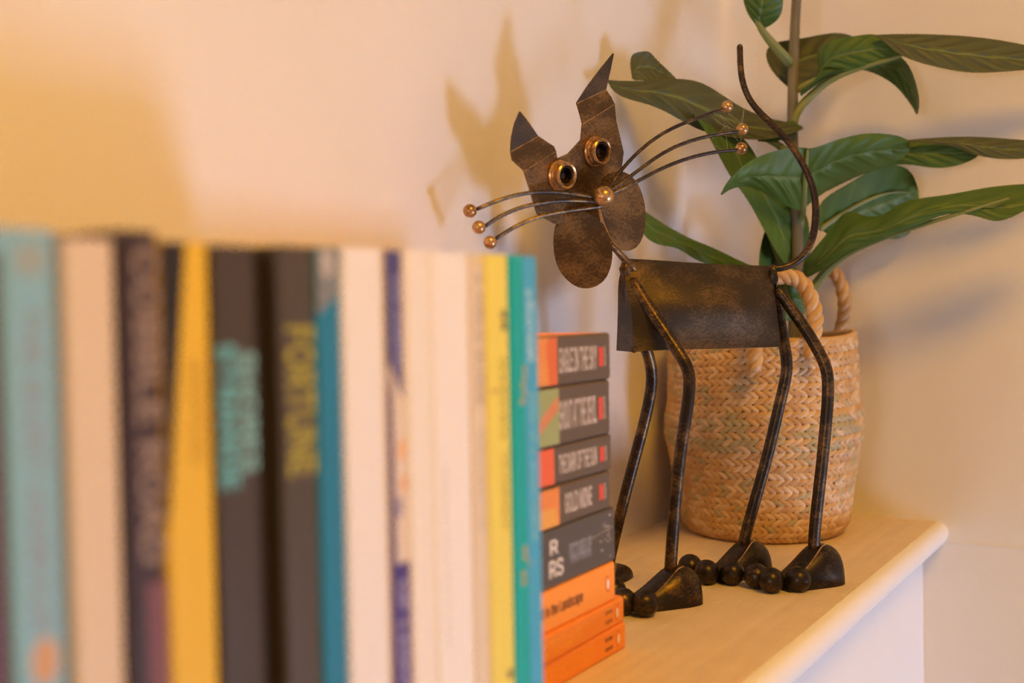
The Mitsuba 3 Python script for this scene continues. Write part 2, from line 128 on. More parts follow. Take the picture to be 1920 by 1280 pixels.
  U=[[0.9025, 0.3309, 0.2335], [0.9060, 0.3319, 0.2500], [0.9116, 0.3299, 0.2689], [0.9197, 0.3238, 0.2855], [0.9294, 0.3150, 0.2935], [0.9390, 0.3060, 0.2974]],
  M=[[0.9239, 0.3347, 0.2333], [0.9334, 0.3282, 0.2424], [0.9429, 0.3219, 0.2556], [0.9494, 0.3175, 0.2737], [0.9538, 0.3132, 0.2874], [0.9565, 0.3113, 0.2981]],
  W=[[0.9453, 0.3385, 0.2331], [0.9580, 0.3228, 0.2342], [0.9683, 0.3112, 0.2413], [0.9731, 0.3086, 0.2610], [0.9752, 0.3101, 0.2807], [0.9741, 0.3165, 0.2987]]),
 dict(name='low behind cat', hue='top', nv=4, wave=0.5, back=0,
  U=[[0.8754, 0.3087, 0.2391], [0.8767, 0.3103, 0.2211], [0.8795, 0.3096, 0.2053], [0.8849, 0.3055, 0.1957], [0.8935, 0.2969, 0.1936]],
  M=[[0.8781, 0.3092, 0.2396], [0.8826, 0.3025, 0.2289], [0.8853, 0.2985, 0.2141], [0.8911, 0.2972, 0.2014], [0.8964, 0.2969, 0.1938]],
  W=[[0.8808, 0.3097, 0.2401], [0.8925, 0.2961, 0.2367], [0.8990, 0.2900, 0.2230], [0.9014, 0.2901, 0.2071], [0.8994, 0.2970, 0.1940]])]
STALKS = [[[0.9401, 0.3147, 0.4224, 0.0045], [0.9235, 0.3186, 0.4307, 0.0042], [0.9139, 0.3247, 0.4404, 0.0036], [0.9055, 0.3289, 0.4495, 0.0028], [0.8973, 0.3329, 0.4622, 0.0018], [0.8910, 0.3342, 0.4747, 0.0010]],
 [[0.9398, 0.3119, 0.3619, 0.0040], [0.9414, 0.3069, 0.3805, 0.0040], [0.9475, 0.2981, 0.3921, 0.0038], [0.9507, 0.2847, 0.4027, 0.0032], [0.9538, 0.2622, 0.4110, 0.0024], [0.9554, 0.2219, 0.4179, 0.0012]],
 [[0.9445, 0.3086, 0.3987, 0.0030], [0.9506, 0.2942, 0.4063, 0.0028], [0.9582, 0.2774, 0.4119, 0.0020]],
 [[0.9392, 0.3115, 0.3357, 0.0035], [0.9309, 0.3173, 0.3448, 0.0035], [0.9176, 0.3271, 0.3527, 0.0028], [0.8862, 0.3444, 0.3617, 0.0018]],
 [[0.9397, 0.3090, 0.2691, 0.0040], [0.9374, 0.3042, 0.2853, 0.0036], [0.9207, 0.2972, 0.2931, 0.0030], [0.8928, 0.2862, 0.3150, 0.0022], [0.8787, 0.2796, 0.3343, 0.0010]],
 [[0.9374, 0.3085, 0.1977, 0.0042], [0.9394, 0.2974, 0.2174, 0.0042], [0.9414, 0.2826, 0.2373, 0.0038], [0.9432, 0.2607, 0.2528, 0.0030], [0.9393, 0.2271, 0.2647, 0.0024], [0.9373, 0.1888, 0.2749, 0.0018], [0.9442, 0.1371, 0.2893, 0.0008]],
 [[0.9388, 0.3108, 0.2120, 0.0040], [0.9311, 0.3186, 0.2384, 0.0038], [0.9194, 0.3249, 0.2643, 0.0030], [0.8998, 0.3287, 0.2868, 0.0020]],
 [[0.9536, 0.2916, 0.2746, 0.0026], [0.9665, 0.2762, 0.2878, 0.0022], [0.9865, 0.2485, 0.3035, 0.0014], [1.0031, 0.2269, 0.3051, 0.0008]]]
HANDLE_NEAR = [[0.8465, 0.3154, 0.1550], [0.8488, 0.3165, 0.1725], [0.8537, 0.3172, 0.1901], [0.8595, 0.3134, 0.2167], [0.8653, 0.3053, 0.2289], [0.8722, 0.2948, 0.2305], [0.8771, 0.2852, 0.2249], [0.8798, 0.2786, 0.2114], [0.8802, 0.2753, 0.1959], [0.8777, 0.2764, 0.1804], [0.8736, 0.2762, 0.1638]]
HANDLE_FAR = [[1.0018, 0.2936, 0.1516], [1.0124, 0.2965, 0.1687], [1.0188, 0.2932, 0.1862], [1.0228, 0.2917, 0.2013], [1.0225, 0.2929, 0.2191], [1.0190, 0.2993, 0.2360], [1.0109, 0.3121, 0.2449], [1.0013, 0.3269, 0.2478], [0.9913, 0.3418, 0.2405], [0.9851, 0.3503, 0.2229], [0.9778, 0.3506, 0.1926], [0.9666, 0.3471, 0.1478]]
COBWEB = [[0.7593, 0.3021, 0.3522], [0.7675, 0.2962, 0.3387], [0.7526, 0.3049, 0.3488], [0.7678, 0.2952, 0.3279], [0.7692, 0.2939, 0.3431], [0.7702, 0.2929, 0.3539], [0.7484, 0.3074, 0.3457], [0.7573, 0.3027, 0.3409], [0.7596, 0.3018, 0.3217], [0.7457, 0.3107, 0.3288]]

# ------------------------------------------------------------------ helpers
def numbered(name):
    if name not in used:
        used[name] = 0
        return name
    used[name] += 1
    return f'{name}_{used[name]:03d}'
used = {}

def thing(name, label, cat, group=None):
    k = numbered(name)
    labels[k] = {'label': label, 'category': cat}
    if group: labels[k]['group'] = group
    return k

def part(parent, name, mesh, bsdf, smooth=30, label=None, kind=None, **kw):
    k = numbered(parent + '__' + name)
    scene[k] = mikit.ply(mesh, bsdf, smooth=smooth, **kw)
    if label or kind:
        labels[k] = {}
        if label: labels[k]['label'] = label
        if kind: labels[k]['kind'] = kind
    return k

def struct(name, mesh, bsdf, smooth=False, **kw):
    scene[name] = mikit.ply(mesh, bsdf, smooth=smooth, **kw)
    labels[name] = {'kind': 'structure'}

def boxm(x0, x1, y0, y1, z0, z1):
    m = trimesh.creation.box((x1 - x0, y1 - y0, z1 - z0))
    m.apply_translation(((x0 + x1) / 2, (y0 + y1) / 2, (z0 + z1) / 2))
    return m

def cat_meshes(ms): return trimesh.util.concatenate(ms)

def resample(pts, n, kind='cubic'):
    p = np.asarray(pts, float)
    d = np.r_[0, np.cumsum(np.sqrt(np.linalg.norm(np.diff(p[:, :3], axis=0), axis=1)))]
    t = np.linspace(0, d[-1], n)
    return (CubicSpline if kind == 'cubic' else PchipInterpolator)(d, p, axis=0)(t)

def frames(p):
    tan = np.gradient(p, axis=0); tan /= np.linalg.norm(tan, axis=1, keepdims=True)
    ref = np.array([0, 0, 1.0]) if abs(tan[0][2]) < .9 else np.array([1.0, 0, 0])
    u = np.cross(tan[0], ref); u /= np.linalg.norm(u)
    us = []
    for t in tan:
        u = u - t * (u @ t); u /= np.linalg.norm(u); us.append(u)
    us = np.array(us)
    return tan, us, np.cross(tan, us)

def tube(pts, r, n=40, sides=12, spline=True, caps=True):
    """A swept round rod with rounded ends; r a number or one radius per given point (or a 4th column)."""
    p = np.asarray(pts, float)
    if p.shape[1] == 3:
        rr = np.full(len(p), r) if np.isscalar(r) else np.asarray(r, float)
        p = np.c_[p, rr]
    if spline: p = resample(p, n)
    c, rad = p[:, :3], np.maximum(p[:, 3], 1e-5)
    if caps:
        t0 = (c[0] - c[1]) / np.linalg.norm(c[0] - c[1]); t1 = (c[-1] - c[-2]) / np.linalg.norm(c[-1] - c[-2])
        c = np.vstack([c[0] + t0 * rad[0] * .95, c[0] + t0 * rad[0] * .65, c, c[-1] + t1 * rad[-1] * .65, c[-1] + t1 * rad[-1] * .95])
        rad = np.r_[rad[0] * .3, rad[0] * .75, rad, rad[-1] * .75, rad[-1] * .3]
    _, u, v = frames(c)
    a = np.arange(sides) / sides * 2 * np.pi
    V = (c[:, None] + rad[:, None, None] * (np.cos(a)[None, :, None] * u[:, None] + np.sin(a)[None, :, None] * v[:, None])).reshape(-1, 3)
    m = len(c); F = []
    for i in range(m - 1):
        for j in range(sides):
            k = (j + 1) % sides
            F += [[i * sides + j, i * sides + k, (i + 1) * sides + k], [i * sides + j, (i + 1) * sides + k, (i + 1) * sides + j]]
    V = np.vstack([V, c[0], c[-1]]); q = len(V)
    for j in range(sides):
        k = (j + 1) % sides
        F += [[k, j, q - 2], [(m - 1) * sides + j, (m - 1) * sides + k, q - 1]]
    mesh = trimesh.Trimesh(V, F, process=False)
    return mesh

def ball(c, r, sub=3):
    m = trimesh.creation.icosphere(subdivisions=sub, radius=r); m.apply_translation(c); return m

def grid_mesh(P, close_u=False, close_v=False, flip=False):
    P = np.asarray(P); a, b = P.shape[:2]; F = []
    for i in range(a if close_u else a - 1):
        for j in range(b if close_v else b - 1):
            i2, j2 = (i + 1) % a, (j + 1) % b
            F += [[i * b + j, i2 * b + j, i2 * b + j2], [i * b + j, i2 * b + j2, i * b + j2]]
    F = np.array(F)
    return trimesh.Trimesh(P.reshape(-1, 3), F[:, ::-1] if flip else F, process=False)

def frame_to(origin, x, y, z):
    m = np.eye(4); m[:3, 0], m[:3, 1], m[:3, 2], m[:3, 3] = x, y, z, origin; return m

def unit(v): v = np.asarray(v, float); return v / np.linalg.norm(v)

def plate(pts, normal, t=.0013):
    """A thin flat-ish metal plate: the outline (world points) doubled along the normal."""
    p = np.asarray(pts, float); n = unit(normal)
    x = unit(np.cross([0, 0, 1], n)); y = np.cross(n, x)
    poly = np.c_[p @ x, p @ y]
    V, F = trimesh.creation.triangulate_polygon(Polygon(poly), engine='earcut')
    idx = [int(np.argmin(np.linalg.norm(poly - v, axis=1))) for v in V]
    F = np.array([[idx[a] for a in f] for f in F])
    for i, f in enumerate(F):
        if np.cross(poly[f[1]] - poly[f[0]], poly[f[2]] - poly[f[0]]) < 0: F[i] = f[::-1]
    k = len(p); s = Polygon(poly).exterior.is_ccw
    ring = []
    for i in range(k):
        j = (i + 1) % k
        ring += [[i, j + k, j], [i, i + k, j + k]] if s else [[i, j, j + k], [i, j + k, i + k]]
    ring = np.array(ring)
    m = trimesh.Trimesh(np.vstack([p + n * t / 2, p - n * t / 2]), np.vstack([F, F[:, ::-1] + k, ring]), process=False)
    return m

def smooth_outline(pts, n):
    p = np.asarray(pts, float); p = np.vstack([p, p[:1]])
    d = np.r_[0, np.cumsum(np.linalg.norm(np.diff(p, axis=0), axis=1))]
    return CubicSpline(d, p, axis=0, bc_type='periodic')(np.linspace(0, d[-1], n, endpoint=False))

# ------------------------------------------------------------------ materials
def rgb(*c): return {'type': 'rgb', 'value': list(c)}
def mat(name, color, rough=.6, spec=.5, metal=0.0, **kw):
    scene[name] = {'type': 'twosided', 'b': {'type': 'principled', 'base_color': color if isinstance(color, dict) else rgb(*color), 'roughness': rough, 'specular': spec, 'metallic': metal, **kw}}
    return name

def wall_color(p, n, uv):
    g = mikit.fbm(p.x * 9, p.y * 9, p.z * 5, 3)
    return mikit.mix((.765, .735, .71), (.80, .77, .745), g)
def wall_bump(p, n, uv):
    return .0009 * mikit.fbm(p.x * 22, p.y * 22, p.z * 5, 2) + .00014 * mikit.fbm(p.x * 140, p.y * 140, p.z * 60, 2)
scene['plaster'] = {'type': 'twosided', 'b': {'type': 'bumpmap', 'scale': 1.0, 't': mikit.proc(wall_bump, eps=2e-3),
    'b': {'type': 'principled', 'base_color': mikit.proc(wall_color), 'roughness': .30, 'specular': .5}}}
mat('room_paint', (.40, .40, .40), .8, .2)
mat('floor_wood', (.22, .18, .145), .5)
def shelf_color(p, n, uv):
    g = mikit.fbm(p.x * 9, p.y * 190, 0, 3); s = mikit.fbm(p.x * 70, p.y * 70, 3, 2)
    fleck = mikit.smoothstep(.93, .96, mikit.noise(p.x * 240, p.y * 420, 5))
    return mikit.mix(mikit.mix((.58, .465, .345), (.73, .605, .47), .65 * g + .35 * s), mi.Color3f(.74, .68, .58), fleck * .5)
def shelf_bump(p, n, uv): return .00025 * mikit.fbm(p.x * 12, p.y * 240, 0, 2)
scene['shelf_paint'] = {'type': 'twosided', 'b': {'type': 'bumpmap', 'scale': 1.0, 't': mikit.proc(shelf_bump, eps=5e-4),
    'b': {'type': 'principled', 'base_color': mikit.proc(shelf_color), 'roughness': .5, 'specular': .4}}}
mat('white_gloss', (.80, .78, .765), .38, .5)
mat('panel_white', (.80, .785, .785), .5, .4)

def metal_fn(dark, gold, lo, hi, f=1.0):
    def fn(p, n, uv):
        a = mikit.fbm(p.x * 60 * f, p.y * 60 * f, p.z * 60 * f, 3); b = mikit.fbm(p.x * 700, p.y * 700, p.z * 700, 3)
        return mikit.mix(dark, gold, mikit.smoothstep(lo, hi, .58 * a + .42 * b))
    return fn
def metal(name, dark, gold, lo, hi, rough, f=1.0, spec=.5):
    c = metal_fn(dark, gold, lo, hi, f)
    mat(name, mikit.proc(c), rough, spec, .75)
metal('mask_bronze', (.085, .050, .024), (.27, .155, .062), .36, .74, .42)
metal('ear_bronze', (.065, .050, .040), (.13, .088, .052), .40, .78, .42)
metal('body_bronze', (.055, .039, .025), (.15, .095, .048), .40, .78, .50)
metal('rod_bronze', (.035, .025, .02), (.17, .098, .040), .44, .74, .36, 1.6)
metal('foot_bronze', (.034, .025, .019), (.13, .075, .034), .46, .76, .34, 1.3)
metal('worn_gold', (.26, .13, .045), (.62, .38, .17), .35, .62, .28, 1.5)
mat('cobweb_silk', (.55, .52, .46), .6)

# ------------------------------------------------------------------ the room
BACK, END, FLOOR, CEIL, FRONT, LEFT = .443, 1.055, -1.45, 1.15, -2.2, -2.4
struct('wall_back', boxm(LEFT - .1, END + .1, BACK, BACK + .1, FLOOR, CEIL), 'plaster')
struct('wall_end', boxm(END, END + .1, FRONT, BACK, FLOOR, CEIL), 'plaster')
struct('wall_left', boxm(LEFT - .1, LEFT, FRONT, BACK, FLOOR, CEIL), 'room_paint')
arc = np.linspace(0, np.pi / 2, 17)
CR = .055                                                       # the old plaster turns the corner softly
struct('wall_corner', grid_mesh(np.array([[[END - CR + CR * np.sin(a_), BACK - CR + CR * np.cos(a_), z_] for z_ in np.linspace(0.0, CEIL, 12)] for a_ in arc]), flip=True), 'plaster', smooth=True)
w = WIN
struct('wall_front', cat_meshes([boxm(LEFT, w['x0'], FRONT - .1, FRONT, FLOOR, CEIL), boxm(w['x1'], END + .1, FRONT - .1, FRONT, FLOOR, CEIL),
    boxm(w['x0'], w['x1'], FRONT - .1, FRONT, FLOOR, w['z0']), boxm(w['x0'], w['x1'], FRONT - .1, FRONT, w['z1'], CEIL)]), 'room_paint')
struct('floor', boxm(LEFT, END, FRONT, BACK, FLOOR - .05, FLOOR), 'floor_wood')
struct('ceiling', boxm(LEFT - .1, END + .1, FRONT - .1, BACK + .1, CEIL, CEIL + .05), 'room_paint')
q_ = PARTITION
struct('wall_partition', boxm(LEFT, q_['x1'], q_['y'] - .1, q_['y'], FLOOR, CEIL), 'room_paint')
# hairline seam where two sheets of the end wall's lining meet
labels['wall_end__seam'] = {'label': 'fine horizontal ridge in the plaster'}
scene['wall_end__seam'] = mikit.ply(boxm(END - .0010, END + .002, -.6, .205, -.0188, -.0178), 'plaster', smooth=False)
# the window: opal panes in a wooden frame
fr = [boxm(w['x0'], w['x1'], FRONT - .07, FRONT + .01, w['z0'], w['z0'] + .035), boxm(w['x0'], w['x1'], FRONT - .07, FRONT + .01, w['z1'] - .035, w['z1']),
      boxm(w['x0'], w['x0'] + .035, FRONT - .07, FRONT + .01, w['z0'] + .035, w['z1'] - .035), boxm(w['x1'] - .035, w['x1'], FRONT - .07, FRONT + .01, w['z0'] + .035, w['z1'] - .035)]
struct('window_1', cat_meshes(fr), 'white_gloss')
xc, zc, hw, hh = (w['x0'] + w['x1']) / 2, (w['z0'] + w['z1']) / 2, (w['x1'] - w['x0']) / 2 - .034, (w['z1'] - w['z0']) / 2 - .034
pane = trimesh.Trimesh([[xc - hw, FRONT - .05, zc - hh], [xc + hw, FRONT - .05, zc - hh], [xc + hw, FRONT - .05, zc + hh], [xc - hw, FRONT - .05, zc + hh]], [[0, 2, 1], [0, 3, 2]], process=False)
scene['window_1__pane'] = mikit.ply(pane, 'panel_white', emitter={'type': 'area', 'radiance': rgb(*WINDOW_LIGHT)})

def disk_mesh(c, r, n=32, down=True):
    a = np.arange(n) / n * 2 * np.pi
    V = np.vstack([np.c_[np.cos(a) * r, np.sin(a) * r, 0 * a], [[0, 0, 0]]]) + np.asarray(c)
    F = [[i, n, (i + 1) % n] if down else [i, (i + 1) % n, n] for i in range(n)]
    return trimesh.Trimesh(V, F, process=False)
for i, (x, y) in enumerate(CEILING_LAMPS):
    cr = CEILING_RADIUS
    t = thing('ceiling_light', 'warm round flush ceiling light out in the room', 'ceiling light')
    part(t, 'rim', trimesh.creation.annulus(cr, cr + .015, .03, transform=trimesh.transformations.translation_matrix((x, y, CEIL - .015))), 'white_gloss')
    part(t, 'diffuser', disk_mesh((x, y, CEIL - .02), cr + .0005, 48), 'panel_white', smooth=False, emitter={'type': 'area', 'radiance': rgb(*CEILING_LIGHT)})
t = thing('globe_lamp', 'warm glowing globe lamp on a slim pole', 'lamp')
gx, gy, gz, gr = GLOBE
part(t, 'globe', ball((gx, gy, gz), gr, 3), 'panel_white', smooth=True, emitter={'type': 'area', 'radiance': rgb(*GLOBE_LIGHT)})
part(t, 'pole', tube([(gx, gy, FLOOR + .02), (gx, gy, gz - gr)], .009, spline=False), 'rod_bronze')
part(t, 'foot', tube([(gx, gy, FLOOR), (gx, gy, FLOOR + .02)], .12, spline=False, sides=40), 'rod_bronze')

# ------------------------------------------------------------------ the shelf
X0 = -1.6
sh = thing('boxed_shelf', 'long boxed-in shelf with taupe top, rounded white front edge and white panel below', 'shelf')
part(sh, 'top_board', boxm(X0, END, .2155, BACK, -.022, 0), 'shelf_paint', smooth=False, label='taupe painted board with brush marks')
a = np.linspace(np.pi / 2, np.pi * 1.5, 15)
prof = np.c_[.2156 + .0098 * np.cos(a), -.011 + .011 * np.sin(a)]
P = np.array([[[x, y, z] for y, z in prof] for x in np.linspace(X0, END, 60)])
P[..., 1] += .0006 * (meshkit.noise(P * [9, 1, 1]) - .5)
nose = grid_mesh(P); nose = cat_meshes([nose, boxm(X0, END, .2155, .2156, -.022, -.0002)])
part(sh, 'nosing', nose, 'white_gloss', smooth=True, label='rounded glossy white front edge')
part(sh, 'front_panel', boxm(X0, END - .0005, .2285, .245, FLOOR, -.022), 'panel_white', smooth=False, label='smooth white panel')

# ------------------------------------------------------------------ books
SPINE_Y = .24
def book_profile(x0, x1, y0, y1, r, wall=.0011):
    t = x1 - x0; r = min(r, t * .49)
    outer = Polygon([(x0, y1), (x0, y0 + r)] + [(x0 + r - r * math.cos(a), y0 + r - r * math.sin(a)) for a in np.linspace(.1, 1.5, 6)] +
                    [(x1 - r + r * math.sin(a), y0 + r - r * math.cos(a)) for a in np.linspace(.07, 1.5, 6)] + [(x1, y0 + r), (x1, y1)])
    inner = sbox(x0 + wall, y0 + wall + .0009, x1 - wall, y1 + .01)
    return outer.difference(inner)
mat('page_paper', (.78, .70, .58), .8, .2)

class Spine:
    """A book of the row: stands on the shelf; prints lie a fraction of a millimetre proud of its spine, whose face is y = y0."""
    def __init__(s, label, x0, x1, h, color, name='standing_book', y0=SPINE_Y, depth=.128, r=.0025, rough=.45, pages=True, group='books standing in a row'):
        s.k = thing(name, label, 'book', group); s.x0, s.x1, s.h, s.y0 = x0, x1, h, y0
        m = mat('cover_' + s.k, color, rough, .4)
        c = trimesh.creation.extrude_polygon(book_profile(x0, x1, y0, y0 + depth, r), h, engine='earcut')
        part(s.k, 'cover', c, m, smooth=40)
        part(s.k, 'pages', boxm(x0 + .0012, x1 - .0012, y0 + .0022, y0 + depth - .003, .0015, h - .002), 'page_paper', smooth=False)
    def text(s, txt, z_top, z_bot, fx, height, color, stretch=None, bold=True, label=None, name='lettering'):
        """Lettering that reads down the spine from z_top, its base line at the fraction fx of the spine's width."""
        m = meshkit.text_mesh(txt, height, .0002, bold)
        L = m.bounds[1][0] - m.bounds[0][0]
        m.apply_translation((-m.bounds[0][0], 0, 0))
        m.apply_scale(1)
        k = (z_top - z_bot) / L
        M = np.eye(4); M[0, 0] = k; m.apply_transform(M)
        m.apply_transform(frame_to((s.x0 + fx * (s.x1 - s.x0), s.y0 - .00005, z_top), (0, 0, -1), (1, 0, 0), (0, -1, 0)))
        part(s.k, name, m, pm(color), smooth=False, label=label)
    def patch(s, poly, color, name='print', label=None, t=.00015):
        """A printed area given by (fraction of the width, z) corners."""
        q = Polygon([(s.x0 + a * (s.x1 - s.x0), z) for a, z in poly])
        m = trimesh.creation.extrude_polygon(q, t, engine='earcut')
        m.apply_transform(frame_to((0, s.y0 - .00002, 0), (1, 0, 0), (0, 0, 1), (0, -1, 0)))
        part(s.k, name, m, pm(color), smooth=False, label=label)
def pm(c):
    n = 'ink_' + '_'.join(f'{int(v * 1000):03d}' for v in c)
    if n not in scene: mat(n, c, .5, .35)
    return n
def oval(cx, cz, rx, rz, n=20): return [(cx + rx * math.cos(a), cz + rz * math.sin(a)) for a in np.linspace(0, 2 * np.pi, n, endpoint=False)]

b = Spine('thin plum-coloured book at the left end of the row', .1265, .1450, .222, (.14, .06, .13))
b = Spine('pale blue book with a grey disc high on its spine', .1458, .1606, .2287, (.24, .49, .70))
b.patch(oval(.5, .2214, .28, .0042), (.33, .42, .48), 'emblem')
b.text('THE QUIET HARBOUR', .2100, .1300, .34, .0045, (.30, .36, .50))
b.patch(oval(.55, .1226, .25, .006), (.62, .38, .24), 'emblem')
b = Spine('wide plain cream book between the pale blue and the plum-black book', .1626, .1776, .2272, (.72, .60, .50))
b = Spine('plum-black book with large round grey letters down its spine', .1785, .1914, .2300, (.045, .028, .032))
b.text('COBBLE ROAD', .2255, .1400, .36, .0072, (.34, .26, .24))
b.patch([(.45, .135), (.95, .135), (.95, .03), (.45, .03)], (.20, .09, .12))
b = Spine('yellow book with a slanting black panel on its spine', .1918, .2088, .2276, (.78, .50, .045), r=.002)
b.patch([(0, .2275), (.50, .2275), (.03, .150), (0, .150)], (.022, .018, .018), 'panel', 'black slanting panel')
b.text('WEEKEND', .195, .165, .50, .005, (.52, .32, .04), bold=False)
b = Spine('black book with bright cyan lettering', .2100, .2266, .2273, (.06, .045, .036))
b.text('STRANGE', .1985, .1560, .06, .0066, (.17, .58, .70))
b.text('SHORES', .1960, .1600, .54, .0062, (.26, .58, .66))
b = Spine('dark brown book set back between the two lettered black books', .2272, .2358, .2262, (.030, .018, .010), y0=.247)
b = Spine('black book with chunky olive-yellow lettering', .2364, .2516, .2281, (.075, .058, .048))
b.text('FORTUNE', .2030, .1560, .12, .0118, (.40, .36, .06))
b = Spine('teal-blue book with a silvery patch at its top', .2521, .2643, .2283, (.015, .20, .36))
b.patch([(.0, .2280), (.95, .2280), (.8, .213), (.0, .206)], (.20, .22, .24), 'panel')
b.patch(oval(.42, .2232, .24, .0048), (.62, .56, .54), 'emblem')
b = Spine('broad white book right of the teal-blue one', .2649, .2860, .2290, (.84, .80, .80))
b = Spine('navy and cream book with orange flecks in the middle of its spine', .2865, .2980, .2288, (.74, .62, .52))
b.patch([(.02, .2286), (.75, .2286), (.72, .176), (.12, .190), (.02, .180)], (.07, .065, .20), 'panel', 'navy upper panel')
b.patch([(.02, .179), (.2, .185), (.25, .118), (.02, .118)], (.10, .07, .20), 'panel')
b.patch([(.02, .118), (.86, .118), (.86, .002), (.02, .002)], (.065, .045, .22), 'panel', 'indigo lower panel')
b.patch(oval(.62, .158, .17, .004), (.78, .42, .22), 'fleck'); b.patch(oval(.70, .146, .14, .003), (.75, .36, .20), 'fleck'); b.patch(oval(.45, .138, .15, .004), (.32, .28, .38), 'fleck')
b.text('ISLANDS', .220, .188, .30, .0042, (.26, .26, .46)); b.text('OF LIGHT', .112, .070, .32, .0042, (.46, .42, .62))
b = Spine('slim cream book right of the navy and cream one', .2985, .3130, .2290, (.84, .78, .72))
b = Spine('thick white book left of the beige slim one', .3135, .3368, .2291, (.86, .81, .78))
b.patch([(.22, .150), (.24, .150), (.24, .08), (.22, .08)], (.62, .55, .52))
b = Spine('slim beige book with faint grey lettering', .3373, .3477, .2292, (.72, .60, .45))
b.patch(oval(.5, .2262, .3, .0014), (.72, .58, .28), 'emblem')
b.text('A FIELD GUIDE', .2215, .170, .36, .0042, (.46, .40, .34)); b.text('SEASONS', .160, .120, .36, .0036, (.62, .55, .46), bold=False)
b = Spine('yellow book with small dark lettering', .3482, .3650, .2294, (.80, .66, .12))
b.text('GARDEN', .188, .155, .52, .0040, (.42, .36, .09), bold=False); b.text('THE COMPANION', .150, .118, .52, .0040, (.46, .39, .09), bold=False)
for z in (.205, .2005, .058): b.patch(oval(.72, z, .13, .0022, 9), (.22, .20, .08), 'ornament')
b.patch(oval(.30, .1745, .22, .0008), (.55, .42, .10), 'ornament')
b = Spine('turquoise book with white script and gold flowers at the right end of the row', .3655, .3862, .2294, (.0, .38, .36), r=.003)
b.patch([(.46, .2292), (.97, .2292), (.97, .001), (.50, .001)], (.06, .38, .60), 'panel', 'blue right half of the spine')
b.text('Sunset', .2110, .1850, .60, .0052, (.62, .78, .80), bold=False); b.text('a', .2155, .2125, .60, .0042, (.6, .75, .78), bold=False)
b.text('tales of a small island', .172, .110, .66, .0036, (.30, .56, .56), bold=False)
random.seed(3)
for z0 in (.1755, .1000):
    for i in range(5):
        b.patch(oval(.30 + .30 * random.random(), z0 + (i - 2) * .0034, .09, .0015, 9), (.42, .30, .12), 'flower')

# the stack of paperbacks lying flat
STACK_Y = .2978
def lying_book(label, xr, z0, z1, color, front, text=None, tx=(.5015, .5438), ink=(.62, .54, .52), th=.46, length=.178, y0=STACK_Y, red=True, yaw=0.0, patches=(), r=.0022):
    k = thing('paperback', label, 'book', 'paperbacks lying in a stack')
    m = mat('cover_' + k, color, .42, .4); mf = mat('board_' + k, front, .42, .4)
    x0, H, D = xr - length, z1 - z0, .111
    R = trimesh.transformations.rotation_matrix(yaw, (0, 0, 1), (xr, y0, 0))
    prof = book_profile(z0, z1, y0, y0 + .0028, r, .0009)       # thickness along the first axis
    c = trimesh.creation.extrude_polygon(prof, length, engine='earcut')
    c.apply_transform(frame_to((x0, 0, 0), (0, 0, 1), (0, 1, 0), (1, 0, 0)))
    if np.linalg.det(frame_to((0, 0, 0), (0, 0, 1), (0, 1, 0), (1, 0, 0))[:3, :3]) < 0: c.invert()
    c.apply_transform(R); part(k, 'spine', c, m, smooth=40)
    bd = cat_meshes([boxm(x0, xr, y0 + .0028, y0 + D, z1 - .0009, z1), boxm(x0, xr, y0 + .0028, y0 + D, z0, z0 + .0009)]); bd.apply_transform(R)
    part(k, 'cover', bd, mf, smooth=False)
    pg = boxm(x0 + .0006, xr - .0006, y0 + .0022, y0 + D - .001, z0 + .0009, z1 - .0009); pg.apply_transform(R); part(k, 'pages', pg, 'page_paper', smooth=False)
    zc = (z0 + z1) / 2
    def put(mesh, ink, name, label=None):
        mesh.apply_transform(frame_to((0, y0 - .00003, 0), (1, 0, 0), (0, 0, 1), (0, -1, 0))); mesh.apply_transform(R)
        part(k, name, mesh, pm(ink), smooth=False, label=label)
    if text:
        t = meshkit.text_mesh(text, H * th, .00018, True); bb = t.bounds
        M = np.eye(4); M[0, 0] = (tx[1] - tx[0]) / (bb[1][0] - bb[0][0]); M[0, 3] = tx[0] - bb[0][0] * M[0, 0]; M[1, 3] = zc - H * th / 2
        t.apply_transform(M); put(t, ink, 'lettering', 'white condensed capitals' if red else None)
    if red:
        q = trimesh.creation.extrude_polygon(sbox(xr - .0134, zc - H * .20, xr - .0084, zc + H * .20), .00018, engine='earcut'); put(q, (.74, .075, .055), 'emblem', 'red oblong mark')
        t = meshkit.text_mesh('MASTER', .0022, .00018); bb = t.bounds
        M = np.eye(4); M[:2, :2] = [[0, 1], [-1, 0]]; t.apply_transform(M); bb = t.bounds
        S = np.eye(4); S[1, 1] = H * .40 / (bb[1][1] - bb[0][1]); t.apply_transform(S); bb = t.bounds
        t.apply_translation((xr - .0074 - bb[0][0], zc - H * .20 - bb[0][1], 0)); put(t, (.66, .60, .56), 'small_lettering')
    for poly, ink, nm in patches:
        put(trimesh.creation.extrude_polygon(Polygon(poly), .00014, engine='earcut'), ink, nm)
    return k, put
OR = (.86, .27, .035)
def penguin_mark(put, xr, zc):
    e = Polygon(oval(xr - .0085, zc, .0030, .0052)); put(trimesh.creation.extrude_polygon(e, .00014, engine='earcut'), (.80, .22, .03), 'emblem')
    e = Polygon(oval(xr - .0085, zc - .0002, .0014, .0030)); m_ = trimesh.creation.extrude_polygon(e, .00026, engine='earcut'); put(m_, (.88, .82, .74), 'emblem')
def bars(put, x, zc, ink):
    for dz in (-.0028, .0028):
        put(trimesh.creation.extrude_polygon(sbox(x - .0045, zc + dz - .0011, x + .0045, zc + dz + .0011), .00014, engine='earcut'), ink, 'small_lettering')
k, put = lying_book('orange paperback at the bottom of the stack', .5737, 0, .0166, OR, OR, 'COLLECTED STORIES', (.47, .535), (.90, .36, .06), .4, red=False, yaw=-.010)
